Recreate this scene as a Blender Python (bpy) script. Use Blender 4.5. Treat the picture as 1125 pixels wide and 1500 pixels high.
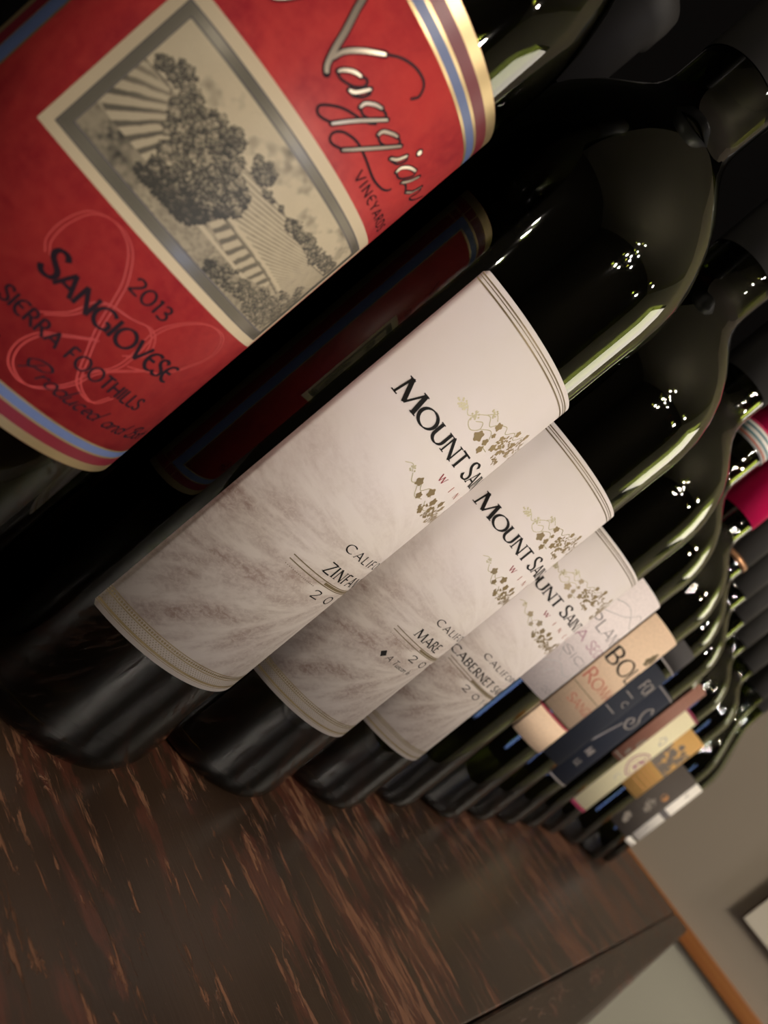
import bpy, bmesh, math, random
import numpy as np
from mathutils import Matrix, Vector

for o in list(bpy.data.objects): bpy.data.objects.remove(o, do_unlink=True)
sc = bpy.context.scene
COL = sc.collection
MM = 0.001
rad = math.radians

# ------------------------------------------------------------------ camera
cd = bpy.data.cameras.new('camera'); cam = bpy.data.objects.new('camera', cd); COL.objects.link(cam)
cX = Vector((0.3787243, -0.5149414, 0.7690275)); cY = Vector((-0.3769200, 0.6730777, 0.6363158)); cF = Vector((0.8452805, 0.5308501, -0.0608192))
m = Matrix((cX, cY, -cF)).transposed().to_4x4(); m.translation = Vector((-95.974, -148.154, 117.691)) * MM
cam.matrix_world = m
cd.sensor_fit = 'HORIZONTAL'; cd.sensor_width = 36; cd.lens = 1188.99 / 1125 * 36
cd.clip_start = 0.01; cd.clip_end = 50
cd.dof.use_dof = True; cd.dof.focus_distance = 0.215; cd.dof.aperture_fstop = 23
sc.camera = cam
sc.view_settings.view_transform = 'Standard'; sc.view_settings.look = 'None'; sc.view_settings.gamma = 1
sc.view_settings.exposure = 0.42; sc.view_settings.use_curve_mapping = False

# ------------------------------------------------------------------ world
W = bpy.data.worlds.new('world'); sc.world = W; W.use_nodes = True
W.node_tree.nodes['Background'].inputs[0].default_value = (1, .8, .6, 1)
W.node_tree.nodes['Background'].inputs[1].default_value = 0.02

WINDOW_GLOW = 3.8      # warm lit window at the right end of the room
BULB_GLOW = 1150.0       # small globe bulbs over the aisle
SCREEN_GLOW = 3.2      # blue screen on the opposite wall

# ------------------------------------------------------------------ materials
def mat(name, col=(.5, .5, .5), rough=.5, metal=0, **kw):
    M = bpy.data.materials.new(name); M.use_nodes = True
    b = M.node_tree.nodes['Principled BSDF']
    b.inputs['Base Color'].default_value = (*col, 1); b.inputs['Roughness'].default_value = rough; b.inputs['Metallic'].default_value = metal
    for k, v in kw.items(): b.inputs[k.replace('_', ' ')].default_value = v
    return M
def nd(M, t, **kw):
    n = M.node_tree.nodes.new(t)
    for k, v in kw.items(): setattr(n, k, v)
    return n
def lk(M, a, b): M.node_tree.links.new(a, b)
def bsdf(M): return M.node_tree.nodes['Principled BSDF']
def noise(M, vec, scale, detail=4, rough=.55, dist=0):
    n = nd(M, 'ShaderNodeTexNoise'); n.inputs['Scale'].default_value = scale; n.inputs['Detail'].default_value = detail
    n.inputs['Roughness'].default_value = rough; n.inputs['Distortion'].default_value = dist
    lk(M, vec, n.inputs['Vector']); return n.outputs['Fac']
def mapping(M, src, scale=(1, 1, 1), rot=(0, 0, 0), loc=(0, 0, 0)):
    n = nd(M, 'ShaderNodeMapping'); n.inputs['Scale'].default_value = scale; n.inputs['Rotation'].default_value = rot; n.inputs['Location'].default_value = loc
    lk(M, src, n.inputs['Vector']); return n.outputs[0]
def ramp(M, fac, stops):
    n = nd(M, 'ShaderNodeValToRGB'); e = n.color_ramp.elements
    while len(e) < len(stops): e.new(.5)
    for x, (p, c) in zip(e, stops):
        x.position = p; x.color = (c, c, c, 1) if not hasattr(c, '__len__') else (*c, 1)
    lk(M, fac, n.inputs[0]); return n.outputs[0]
def mix(M, fac, a, b, mode='MIX'):
    n = nd(M, 'ShaderNodeMix', data_type='RGBA', blend_type=mode)
    for s, v in ((n.inputs[0], fac), (n.inputs[6], a), (n.inputs[7], b)):
        if isinstance(v, (int, float)): s.default_value = v
        elif isinstance(v, tuple): s.default_value = (*v, 1)
        else: lk(M, v, s)
    return n.outputs[2]
def math_(M, op, a, b=0.0, clamp=False):
    n = nd(M, 'ShaderNodeMath', operation=op, use_clamp=clamp)
    for s, v in ((n.inputs[0], a), (n.inputs[1], b)):
        if isinstance(v, (int, float)): s.default_value = v
        else: lk(M, v, s)
    return n.outputs[0]
def bump(M, h, dist, strength=1.0):
    n = nd(M, 'ShaderNodeBump'); n.inputs['Distance'].default_value = dist; n.inputs['Strength'].default_value = strength
    lk(M, h, n.inputs['Height']); lk(M, n.outputs[0], bsdf(M).inputs['Normal'])
def objc(M): return nd(M, 'ShaderNodeTexCoord').outputs['Object']
def uvc(M): return nd(M, 'ShaderNodeTexCoord').outputs['UV']
def emit(name, col, s):
    M = mat(name, (0, 0, 0)); b = bsdf(M); b.inputs['Emission Color'].default_value = (*col, 1); b.inputs['Emission Strength'].default_value = s
    return M

def glass_mat(name, col):
    M = mat(name, col, .02, Transmission_Weight=1.0, IOR=1.5)
    h = noise(M, objc(M), 38, 2); bump(M, h, .0004, .2)
    return M
GLASS = glass_mat('dark_green_glass', (.16, .20, .035))
GLASS_B = glass_mat('dark_brown_glass', (.13, .12, .04))
WINE = mat('red_wine', (.010, .0012, .0022), .06, Specular_IOR_Level=.25)
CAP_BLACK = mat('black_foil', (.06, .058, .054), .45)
CAP_BACK = mat('dull_black_foil', (.012, .011, .011), .6, Specular_IOR_Level=.2)  # black foil with the back row's shade put into its colour
CAP_PINK = mat('crimson_foil', (.85, .010, .12), .32)
CAP_DARKRED = mat('dark_red_foil', (.22, .006, .05), .35, .3)
CAP_GREEN = mat('green_foil', (.03, .08, .05), .35, .3)
BRONZE = mat('bronze_foil', (.45, .24, .12), .35, .7)
CORK = mat('cork', (.4, .25, .13), .9)
INK = mat('black_ink', (.007, .006, .005), .6, Specular_IOR_Level=.2)
INK_GREY = mat('grey_ink', (.13, .12, .12), .5)
INK_NAVY = mat('plum_ink', (.012, .004, .010), .6, Specular_IOR_Level=.2)
INK_RED = mat('red_ink', (.33, .03, .05), .5)
INK_PINK = mat('plum_pink_ink', (.35, .12, .20), .5)
INK_ROSE = mat('rust_ink', (.48, .13, .08), .5)
GOLD = mat('gold_foil_print', (.50, .38, .20), .36, .75)
GOLD_PALE = mat('pale_gold_print', (.62, .56, .36), .42, .35)
GOLD_DK = mat('dark_gold_print', (.20, .15, .075), .4, .4)
SILVER = mat('champagne_foil_print', (.58, .50, .40), .28, .8)
FRAME_SIL = mat('pewter_foil_print', (.27, .25, .20), .33, .6)
CREAM = mat('cream_print', (.60, .50, .34), .5)
BLUE_BAND = mat('blue_print', (.10, .14, .29), .4)
MAROON = mat('maroon_print', (.15, .012, .022), .4)
WM_RED = mat('pale_red_watermark', (.43, .045, .042), .5)
CREAM_GREY = mat('pale_grey_print', (.46, .45, .44), .5)
WHITE = mat('white_print', (.75, .72, .66), .5)
ORANGE = mat('orange_print', (.55, .25, .08), .5)
TAUPE_PR = mat('taupe_print', (.17, .14, .11), .5)
TEAL = mat('teal_print', (.03, .20, .24), .35)

def paper(name, col, amp=.08, sc_=60):
    M = mat(name, col, .62 if max(col) > .1 else .8, Specular_IOR_Level=.25)
    n = noise(M, uvc(M), sc_, 5)
    c = mix(M, ramp(M, n, [(.3, 0), (.7, 1)]), tuple(x * (1 - amp) for x in col), tuple(min(1, x * (1 + amp)) for x in col))
    lk(M, c, bsdf(M).inputs['Base Color']); bump(M, noise(M, uvc(M), 300, 2), .00003, .4)
    return M
P_PLAN = paper('white_paper', (.76, .68, .665)); P_BOL = paper('peach_paper', (.72, .53, .37)); P_NAVY = paper('navy_paper', (.018, .022, .034), .15)
P_NAVY2 = paper('dark_navy_paper', (.016, .020, .034), .2); P_BROWN = paper('dusty_pink_paper', (.26, .12, .085), .2)
P_CREAM = paper('ivory_paper', (.76, .70, .46)); P_OCHRE = paper('ochre_paper', (.58, .34, .11)); P_GREY = paper('dark_grey_paper', (.085, .072, .062), .15)
P_CREAM2 = paper('white_band_paper', (.86, .82, .74), .05); P_DKLBL = paper('charcoal_paper', (.05, .047, .047))

# mottled red label
P_RED = mat('red_mottled_paper', (.35, .02, .02), .42)
_u = uvc(P_RED)
n1 = noise(P_RED, _u, 5, 6, .62, .6); n2 = noise(P_RED, _u, 45, 4, .6)
c1 = mix(P_RED, ramp(P_RED, n1, [(.35, 0), (.66, 1)]), (.27, .010, .020), (.44, .030, .030))
c1 = mix(P_RED, ramp(P_RED, n2, [(.35, 0), (.75, .55)]), c1, (.52, .055, .045))
lk(P_RED, c1, bsdf(P_RED).inputs['Base Color'])

# sepia vineyard wash of the three alike labels (uv: x = mm from left edge / 100, y = mm above shelf / 100)
P_MS = mat('sepia_wash_paper', (.7, .66, .62), .62, Specular_IOR_Level=.3)
_u = uvc(P_MS)
sep = nd(P_MS, 'ShaderNodeSeparateXYZ'); lk(P_MS, _u, sep.inputs[0])
U_, V_ = sep.outputs[0], sep.outputs[1]
# sweep from an upper left origin: hazy furrows running down to the right
st = noise(P_MS, mapping(P_MS, _u, (2.0, 9.0, 1), (0, 0, rad(-4)), (0.3, 0, 0)), 1.0, 6, .62, .5)
st2 = noise(P_MS, mapping(P_MS, _u, (8, 26, 1), (0, 0, rad(8))), 1.0, 7, .68, .8)
grain = noise(P_MS, mapping(P_MS, _u, (60, 75, 1)), 1.0, 5, .7, .6)
low = nd(P_MS, 'ShaderNodeMapRange'); lk(P_MS, V_, low.inputs[0]); low.inputs[1].default_value = 1.18; low.inputs[2].default_value = .78; low.inputs[3].default_value = 0; low.inputs[4].default_value = 1
left = nd(P_MS, 'ShaderNodeMapRange'); lk(P_MS, U_, left.inputs[0]); left.inputs[1].default_value = .62; left.inputs[2].default_value = 0; left.inputs[3].default_value = .38; left.inputs[4].default_value = 1
du = math_(P_MS, 'SUBTRACT', U_, .70); dv = math_(P_MS, 'SUBTRACT', V_, .92)
an = math_(P_MS, 'ARCTAN2', dv, math_(P_MS, 'MULTIPLY', du, -1.0)); rr_ = math_(P_MS, 'SQRT', math_(P_MS, 'ADD', math_(P_MS, 'MULTIPLY', du, du), math_(P_MS, 'MULTIPLY', dv, dv)))
cmb = nd(P_MS, 'ShaderNodeCombineXYZ'); lk(P_MS, math_(P_MS, 'MULTIPLY', an, 4.2), cmb.inputs[0]); lk(P_MS, math_(P_MS, 'MULTIPLY', rr_, 2.2), cmb.inputs[1])
fur = ramp(P_MS, noise(P_MS, cmb.outputs[0], 1.6, 6, .62, .35), [(.40, 0), (.60, 1)])
s_ = math_(P_MS, 'MULTIPLY', fur, ramp(P_MS, st2, [(.34, .45), (.56, 1)]))
g_ = ramp(P_MS, grain, [(.38, .45), (.56, 1)])
band = math_(P_MS, 'GREATER_THAN', V_, .445)
msk = math_(P_MS, 'MULTIPLY', math_(P_MS, 'MULTIPLY', math_(P_MS, 'MULTIPLY', math_(P_MS, 'MULTIPLY', s_, g_), low.outputs[0]), left.outputs[0]), band, True)
cc = mix(P_MS, ramp(P_MS, noise(P_MS, _u, 3.5, 3), [(.35, 0), (.65, 1)]), (.72, .66, .655), (.69, .635, .60))
cc = mix(P_MS, math_(P_MS, 'MULTIPLY', low.outputs[0], .5), cc, (.68, .60, .49))
cc = mix(P_MS, math_(P_MS, 'MULTIPLY', msk, 1.0, True), cc, (.27, .17, .135))
lk(P_MS, cc, bsdf(P_MS).inputs['Base Color'])

ENGR = mat('engraving_print', (.6, .5, .35), .5)
_a = nd(ENGR, 'ShaderNodeVertexColor', layer_name='print'); lk(ENGR, _a.outputs[0], bsdf(ENGR).inputs['Base Color'])

# worn varnished wood, grain across the counter (local y)
def wood(name, rotz=0, dark=(.026, .0145, .009), red=(.060, .019, .012), bare=(.20, .088, .045), amt=1.0):
    M = mat(name, dark, .36, Specular_IOR_Level=.38)
    c = mapping(M, objc(M), (1, 1, 1), (0, 0, rotz))
    big = noise(M, mapping(M, c, (7, 3.5, 1), (0, 0, .12)), 1, 3, .5)
    sx = nd(M, 'ShaderNodeSeparateXYZ'); lk(M, c, sx.inputs[0])   # more wear where the bottles slide and towards the far end, partly painted-in brightness
    wy = nd(M, 'ShaderNodeMapRange'); lk(M, sx.outputs[1], wy.inputs[0]); wy.inputs[1].default_value = -.075; wy.inputs[2].default_value = -.03; wy.inputs[3].default_value = 0; wy.inputs[4].default_value = .07
    wx = nd(M, 'ShaderNodeMapRange'); lk(M, sx.outputs[0], wx.inputs[0]); wx.inputs[1].default_value = .05; wx.inputs[2].default_value = .6; wx.inputs[3].default_value = -.03; wx.inputs[4].default_value = .11
    big = math_(M, 'ADD', big, math_(M, 'ADD', wy.outputs[0], wx.outputs[0]))
    strk = noise(M, mapping(M, c, (210, 42, 1)), 1, 7, .74, .5)
    strk2 = noise(M, mapping(M, c, (42, 13, 1), (0, 0, .05)), 1, 7, .70, .6)
    fine = noise(M, mapping(M, c, (700, 40, 1)), 1, 3, .6)
    f1 = ramp(M, math_(M, 'ADD', math_(M, 'MULTIPLY', strk2, .62), math_(M, 'MULTIPLY', big, .42)), [(.565, 0), (.60, 1)])
    f2 = ramp(M, math_(M, 'ADD', math_(M, 'MULTIPLY', strk, .6), math_(M, 'ADD', math_(M, 'MULTIPLY', strk2, .25), math_(M, 'MULTIPLY', big, .27))), [(.618, 0), (.638, 1)])
    base = mix(M, ramp(M, noise(M, mapping(M, c, (30, 5, 1)), 1, 4), [(.3, 0), (.7, 1)]), tuple(x * .75 for x in dark), tuple(x * 1.35 for x in dark))
    base = mix(M, math_(M, 'MULTIPLY', f1, .75 * amt), base, mix(M, ramp(M, fine, [(.35, 0), (.65, 1)]), red, tuple(x * 1.5 for x in red)))
    base = mix(M, math_(M, 'MULTIPLY', f2, .85 * amt), base, mix(M, ramp(M, fine, [(.35, 0), (.65, 1)]), tuple(x * .6 for x in bare), bare))
    lk(M, base, bsdf(M).inputs['Base Color'])
    r = mix(M, f2, (.34, .34, .34), (.6, .6, .6)); lk(M, r, bsdf(M).inputs['Roughness'])
    bump(M, math_(M, 'SUBTRACT', math_(M, 'MULTIPLY', fine, .3), f2), .0004, .6)
    return M
WOOD = wood('worn_dark_wood'); WOOD_E = wood('worn_edge_wood', rad(90), bare=(.17, .085, .048))
RAIL = mat('orange_brown_wood', (.36, .14, .035), .35)
c_ = noise(RAIL, mapping(RAIL, objc(RAIL), (40, 4, 160)), 1, 4); lk(RAIL, mix(RAIL, ramp(RAIL, c_, [(.3, 0), (.7, 1)]), (.28, .095, .022), (.42, .17, .045)), bsdf(RAIL).inputs['Base Color'])
# wall paint: taupe above the chair rail, grey green below it
WALLP = mat('two_tone_wall_paint', (.2, .17, .13), .75)
sp = nd(WALLP, 'ShaderNodeSeparateXYZ'); lk(WALLP, objc(WALLP), sp.inputs[0])
f = math_(WALLP, 'GREATER_THAN', sp.outputs[2], -.008)
lk(WALLP, mix(WALLP, f, (.50, .49, .39), (.34, .29, .225)), bsdf(WALLP).inputs['Base Color'])
bump(WALLP, noise(WALLP, objc(WALLP), 120, 3), .0006, .4)
DARKWALL = mat('dark_wall_paint', (.003, .0028, .0028), .9, Specular_IOR_Level=0); bump(DARKWALL, noise(DARKWALL, objc(DARKWALL), 60, 3), .001, .3)
ROOMWALL = mat('room_wall_paint', (.028, .024, .02), .8, Specular_IOR_Level=.1); bump(ROOMWALL, noise(ROOMWALL, objc(ROOMWALL), 60, 3), .001, .3)
FARWALL = mat('far_wall_paint', (.30, .27, .22), .8)
FLOORM = mat('dark_floor_boards', (.05, .03, .02), .5); bump(FLOORM, noise(FLOORM, mapping(FLOORM, objc(FLOORM), (3, 30, 1)), 1, 4), .001, .5)
CEILM = mat('ceiling_paint', (.17, .15, .12), .9); bump(CEILM, noise(CEILM, objc(CEILM), 50, 3), .001, .3)
WPANEL = mat('white_panel', (.66, .61, .50), .55)
METAL = mat('dark_metal', (.03, .03, .03), .4, .8)

# ------------------------------------------------------------------ object helpers
def link(name, me, M=None, parent=None, loc=(0, 0, 0), rz=0):
    o = bpy.data.objects.new(name, me); COL.objects.link(o)
    if me is not None and M is not None: me.materials.append(M)
    o.location = loc; o.rotation_euler = (0, 0, rz)
    if parent: o.parent = parent
    return o
def thing(name, label, cat, loc=(0, 0, 0), group=None, rz=0):
    o = link(name, None, loc=loc, rz=rz); o['label'] = label; o['category'] = cat
    if group: o['group'] = group
    o.empty_display_size = .02
    return o
def mesh(V, F, smooth=False, name='mesh'):
    me = bpy.data.meshes.new(name); me.from_pydata(V, [], F); me.update()
    if smooth: me.polygons.foreach_set('use_smooth', [True] * len(me.polygons))
    return me
def box_bm(x0, x1, y0, y1, z0, z1, bev=0):
    bm = bmesh.new(); bmesh.ops.create_cube(bm, size=1)
    for v in bm.verts: v.co = ((x0 + x1) / 2 + v.co.x * (x1 - x0), (y0 + y1) / 2 + v.co.y * (y1 - y0), (z0 + z1) / 2 + v.co.z * (z1 - z0))
    if bev: bmesh.ops.bevel(bm, geom=bm.edges[:], offset=bev, segments=3, affect='EDGES', profile=.6)
    return bm
def bm_obj(name, bm, M, parent=None, smooth=False, **kw):
    me = bpy.data.meshes.new(name); bm.to_mesh(me); bm.free()
    if smooth: me.polygons.foreach_set('use_smooth', [True] * len(me.polygons))
    return link(name, me, M, parent, **kw)
def struct(o): o['kind'] = 'structure'; return o
def lathe(prof, seg=96, name='lathe'):
    """prof: (r, z) in mm; first and last may lie on the axis"""
    V = []; F = []; rings = []
    for r, z in prof:
        if r < 1e-6: rings.append([len(V)]); V.append((0, 0, z * MM))
        else:
            i0 = len(V); rings.append(list(range(i0, i0 + seg)))
            for k in range(seg):
                a = 2 * math.pi * k / seg; V.append((r * MM * math.cos(a), r * MM * math.sin(a), z * MM))
    for A, B in zip(rings, rings[1:]):
        if len(A) == 1 and len(B) == 1: continue
        for k in range(seg):
            k2 = (k + 1) % seg
            if len(A) == 1: F.append((A[0], B[k2], B[k]))
            elif len(B) == 1: F.append((A[k], A[k2], B[0]))
            else: F.append((A[k], A[k2], B[k2], B[k]))
    return mesh(V, F, True, name)

# ------------------------------------------------------------------ print on cylinders: (a, z) in mm, a = arc length counted from +x
class Cyl:
    def __init__(s, R): s.R = R
    def p(s, a, z, off=0):
        t = a / s.R; r = (s.R + off) * MM
        return (r * math.cos(t), r * math.sin(t), z * MM)
def sheet(cyl, a0, a1, z0, z1, off, thick=.12, step=.8, zs=None, rc=0.0, name='sheet'):
    """a label: curved sheet with real thickness, uv in mm/100 from its left edge"""
    n = max(2, int((a1 - a0) / step)); zs = zs or [z0, z1]
    V = []; F = []; uv = []
    A = [a0 + (a1 - a0) * i / n for i in range(n + 1)]
    m_ = len(zs)
    for a in A:
        d = min(a - a0, a1 - a); cut = 0
        if rc and d < rc: cut = rc - math.sqrt(max(0, rc * rc - (rc - d) ** 2))
        for j, z in enumerate(zs):
            if j == 0: z = z + cut
            elif j == m_ - 1: z = z - cut
            V.append(cyl.p(a, z, off)); uv.append(((a - a0) / 100, z / 100))
    for i in range(n):
        for j in range(m_ - 1):
            F.append((i * m_ + j, (i + 1) * m_ + j, (i + 1) * m_ + j + 1, i * m_ + j + 1))
    if thick:
        loop = [i * m_ for i in range(n + 1)] + [n * m_ + j for j in range(1, m_)] + [i * m_ + m_ - 1 for i in range(n - 1, -1, -1)] + [j for j in range(m_ - 2, 0, -1)]
        b0 = len(V)
        for i in loop:
            x, y, z = V[i]; k = (cyl.R + off - thick) / (cyl.R + off)
            V.append((x * k, y * k, z)); uv.append(uv[i])
        L = len(loop)
        for i in range(L):
            j = (i + 1) % L; F.append((loop[i], b0 + i, b0 + j, loop[j]))
    me = mesh(V, F, True, name)
    ul = me.uv_layers.new(name='UVMap')
    for lp in me.loops: ul.data[lp.index].uv = uv[lp.vertex_index]
    return me
class Print:
    def __init__(s, cyl, off): s.c = cyl; s.off = off; s.V = []; s.F = []
    def quad_strip(s, L, R):
        b = len(s.V)
        for l, r in zip(L, R): s.V += [s.c.p(*l, s.off), s.c.p(*r, s.off)]
        for i in range(len(L) - 1): s.F.append((b + 2 * i, b + 2 * i + 1, b + 2 * i + 3, b + 2 * i + 2))
    def poly(s, pts):
        b = len(s.V); s.V += [s.c.p(*q, s.off) for q in pts]; s.F.append(tuple(range(b, b + len(pts))))
    def rect(s, a0, a1, z0, z1, step=.8):
        n = max(1, int(abs(a1 - a0) / step)); A = [a0 + (a1 - a0) * i / n for i in range(n + 1)]
        s.quad_strip([(a, z1) for a in A], [(a, z0) for a in A])
    def disc(s, a, z, r, rz=None, n=10, rot=0):
        rz = rz or r; ca, sa = math.cos(rot), math.sin(rot)
        s.poly([(a + r * math.cos(t) * ca - rz * math.sin(t) * sa, z + r * math.cos(t) * sa + rz * math.sin(t) * ca) for t in [2 * math.pi * k / n for k in range(n)]])
    def ribbon(s, pts, w, nib=None, contrast=0.0, taper=0.0):
        """pts polyline, w width; with a nib angle the width follows a broad pen"""
        P = [np.array(p, float) for p in pts]; n = len(P); L = []; R = []
        for i in range(n):
            d = P[min(i + 1, n - 1)] - P[max(i - 1, 0)]; l = np.hypot(*d) or 1; d = d / l
            ww = w
            if nib is not None: ww = w * ((1 - contrast) + contrast * abs(math.sin(math.atan2(d[1], d[0]) - nib)))
            if taper: ww *= 1 - taper * abs(2 * i / (n - 1) - 1) ** 3
            nn = np.array([-d[1], d[0]]) * ww / 2; L.append(tuple(P[i] + nn)); R.append(tuple(P[i] - nn))
        s.quad_strip(L, R)
    def obj(s, name, M, parent, rz=0):
        o = link(name, mesh(s.V, s.F, False, name), M, parent, rz=rz); o['kind'] = 'stuff'; return o
def smooth(pts, k=6):
    P = [np.array(p, float) for p in pts]
    if len(P) < 3: return pts
    Q = [2 * P[0] - P[1]] + P + [2 * P[-1] - P[-2]]; out = []
    for i in range(1, len(Q) - 2):
        for j in range(k):
            t = j / k
            out.append(tuple(.5 * ((2 * Q[i]) + (Q[i + 1] - Q[i - 1]) * t + (2 * Q[i - 1] - 5 * Q[i] + 4 * Q[i + 1] - Q[i + 2]) * t * t + (3 * Q[i] - Q[i - 1] - 3 * Q[i + 1] + Q[i + 2]) * t ** 3)))
    out.append(tuple(P[-1])); return out
def arc(cx, cy, rx, ry, a0, a1, n=12):
    return [(cx + rx * math.cos(rad(a0 + (a1 - a0) * i / n)), cy + ry * math.sin(rad(a0 + (a1 - a0) * i / n))) for i in range(n + 1)]
# ------------------------------------------------------------------ pen skeletons of the letters (cap height 1)
S_ = smooth([(.47, .84), (.38, .96), (.25, 1), (.10, .94), (.04, .78), (.10, .63), (.26, .51), (.44, .38), (.50, .22), (.42, .06), (.25, 0), (.10, .04), (.0, .18)], 4)
G = {
 'A': (.80, [[(.02, 0), (.40, 1)], [(.40, 1), (.78, 0)], [(.16, .34), (.64, .34)]]),
 'B': (.60, [[(.08, 0), (.08, 1)], [(.08, 1), (.28, 1)] + arc(.28, .76, .22, .24, 90, -90, 8) + [(.08, .52)], [(.08, .52), (.28, .52)] + arc(.29, .26, .27, .26, 90, -90, 8) + [(.08, 0)]]),
 'C': (.78, [arc(.46, .5, .44, .5, 48, 312, 16)]),
 'D': (.82, [[(.08, 0), (.08, 1)], [(.08, 1), (.32, 1)] + arc(.34, .5, .42, .5, 90, -90, 14) + [(.08, 0)]]),
 'E': (.56, [[(.08, 0), (.08, 1)], [(.08, 1), (.50, 1)], [(.08, .52), (.42, .52)], [(.08, 0), (.54, 0)]]),
 'e': (.60, [arc(.42, .5, .38, .5, 62, 298, 14), [(.06, .52), (.46, .52)]]),
 'F': (.54, [[(.08, 0), (.08, 1)], [(.08, 1), (.50, 1)], [(.08, .52), (.42, .52)]]),
 'G': (.84, [arc(.46, .5, .44, .5, 48, 315, 16), [(.78, .42), (.78, .04)], [(.56, .42), (.80, .42)]]),
 'H': (.78, [[(.08, 0), (.08, 1)], [(.70, 0), (.70, 1)], [(.08, .52), (.70, .52)]]),
 'I': (.18, [[(.09, 0), (.09, 1)]]),
 'L': (.54, [[(.08, 0), (.08, 1)], [(.08, 0), (.52, 0)]]),
 'M': (1.0, [[(.06, 0), (.16, 1)], [(.16, 1), (.50, .04)], [(.50, .04), (.84, 1)], [(.84, 1), (.95, 0)]]),
 'N': (.82, [[(.09, 0), (.09, 1)], [(.09, 1), (.72, 0)], [(.72, 0), (.72, 1)]]),
 'O': (.94, [arc(.47, .5, .43, .5, 90, 450, 24)]),
 'P': (.56, [[(.08, 0), (.08, 1)], [(.08, 1), (.26, 1)] + arc(.27, .73, .24, .27, 90, -90, 10) + [(.08, .46)]]),
 'R': (.64, [[(.08, 0), (.08, 1)], [(.08, 1), (.26, 1)] + arc(.27, .75, .22, .25, 90, -90, 10) + [(.08, .5)], [(.26, .5), (.64, 0)]]),
 'S': (.52, [S_]),
 'T': (.66, [[(.33, 0), (.33, 1)], [(.02, 1), (.64, 1)]]),
 'U': (.76, [[(.08, 1), (.08, .34)] + arc(.38, .34, .30, .34, 180, 360, 12) + [(.68, 1)]]),
 'V': (.74, [[(.02, 1), (.37, 0)], [(.37, 0), (.72, 1)]]),
 'W': (1.05, [[(.02, 1), (.28, 0)], [(.28, 0), (.52, .95)], [(.52, .95), (.78, 0)], [(.78, 0), (1.03, 1)]]),
 'Y': (.68, [[(.02, 1), (.34, .48)], [(.66, 1), (.34, .48)], [(.34, .48), (.34, 0)]]),
 'Z': (.64, [[(.06, 1), (.60, 1)], [(.60, 1), (.04, 0)], [(.04, 0), (.62, 0)]]),
 '0': (.66, [arc(.33, .5, .29, .5, 90, 450, 20)]),
 '1': (.34, [[(.20, 0), (.20, 1)], [(.20, 1), (.06, .86)]]),
 '2': (.56, [smooth([(.05, .78), (.12, .95), (.28, 1), (.44, .92), (.46, .72), (.34, .46), (.05, .02)], 4), [(.05, .02), (.54, .02)]]),
 '3': (.52, [smooth([(.05, .88), (.22, 1), (.40, .90), (.40, .68), (.18, .54)], 4), smooth([(.18, .54), (.42, .46), (.47, .22), (.30, .02), (.02, .05)], 4)]),
 '4': (.60, [[(.42, 0), (.42, 1)], [(.42, 1), (.02, .30)], [(.02, .30), (.58, .30)]]),
 ' ': (.38, []), '.': (.2, [[(.06, .03), (.14, .03)]]),
 # small letters, lower case keys in upper range to keep them apart
 'a_': (.44, [arc(.20, .25, .18, .25, 20, 340, 12), [(.38, .5), (.38, .06), (.46, 0)]]), 'c_': (.36, [arc(.22, .25, .18, .25, 50, 310, 10)]),
 'd_': (.46, [arc(.20, .25, .18, .25, 20, 340, 12), [(.44, 1.0), (.38, .06), (.46, 0)]]), 'e_': (.38, [[(.05, .24), (.34, .30)] + arc(.22, .27, .15, .23, 10, 300, 10)]),
 'n_': (.46, [[(.05, .5), (.05, 0)], smooth([(.05, .3), (.2, .48), (.36, .42), (.36, .05), (.44, 0)], 4)]), 'm_': (.68, [[(.05, .5), (.05, 0)], smooth([(.05, .3), (.2, .48), (.33, .4), (.33, 0)], 4), smooth([(.33, .3), (.46, .48), (.58, .4), (.6, .05), (.66, 0)], 4)]),
 'o_': (.42, [arc(.2, .25, .18, .25, 90, 450, 14)]), 'r_': (.34, [[(.05, .5), (.05, 0)], smooth([(.05, .28), (.18, .46), (.32, .44)], 4)]), 's_': (.32, [[(x * .6, y * .5) for x, y in S_]]),
 't_': (.28, [[(.14, .8), (.10, .06), (.24, 0)], [(.0, .52), (.26, .52)]]), 'u_': (.46, [[(.05, .5), (.05, .12)] + arc(.2, .13, .15, .13, 180, 360, 8) + [(.37, .5)], [(.37, .5), (.38, .04), (.46, 0)]]),
 'B_': (.62, [smooth([(.10, .0), (.2, .5), (.26, 1), (.0, .8), (.1, .7)], 4), smooth([(.2, 1), (.5, 1), (.5, .7), (.24, .55), (.55, .45), (.5, .1), (.1, .0), (-.05, .2)], 4)]),
 'P_': (.70, [smooth([(.08, -.05), (.2, .4), (.34, .95)], 4), smooth([(.05, .45), (-.08, .7), (.1, 1), (.45, 1.08), (.70, .9), (.6, .6), (.3, .48)], 5), smooth([(.05, .45), (.2, .35), (.3, .5)], 4)]),
}
THIN = {'M': (0, 2), 'N': (0, 2), 'A': (0,), 'V': (1,), 'W': (1, 3), 'Y': (1,)}
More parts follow.
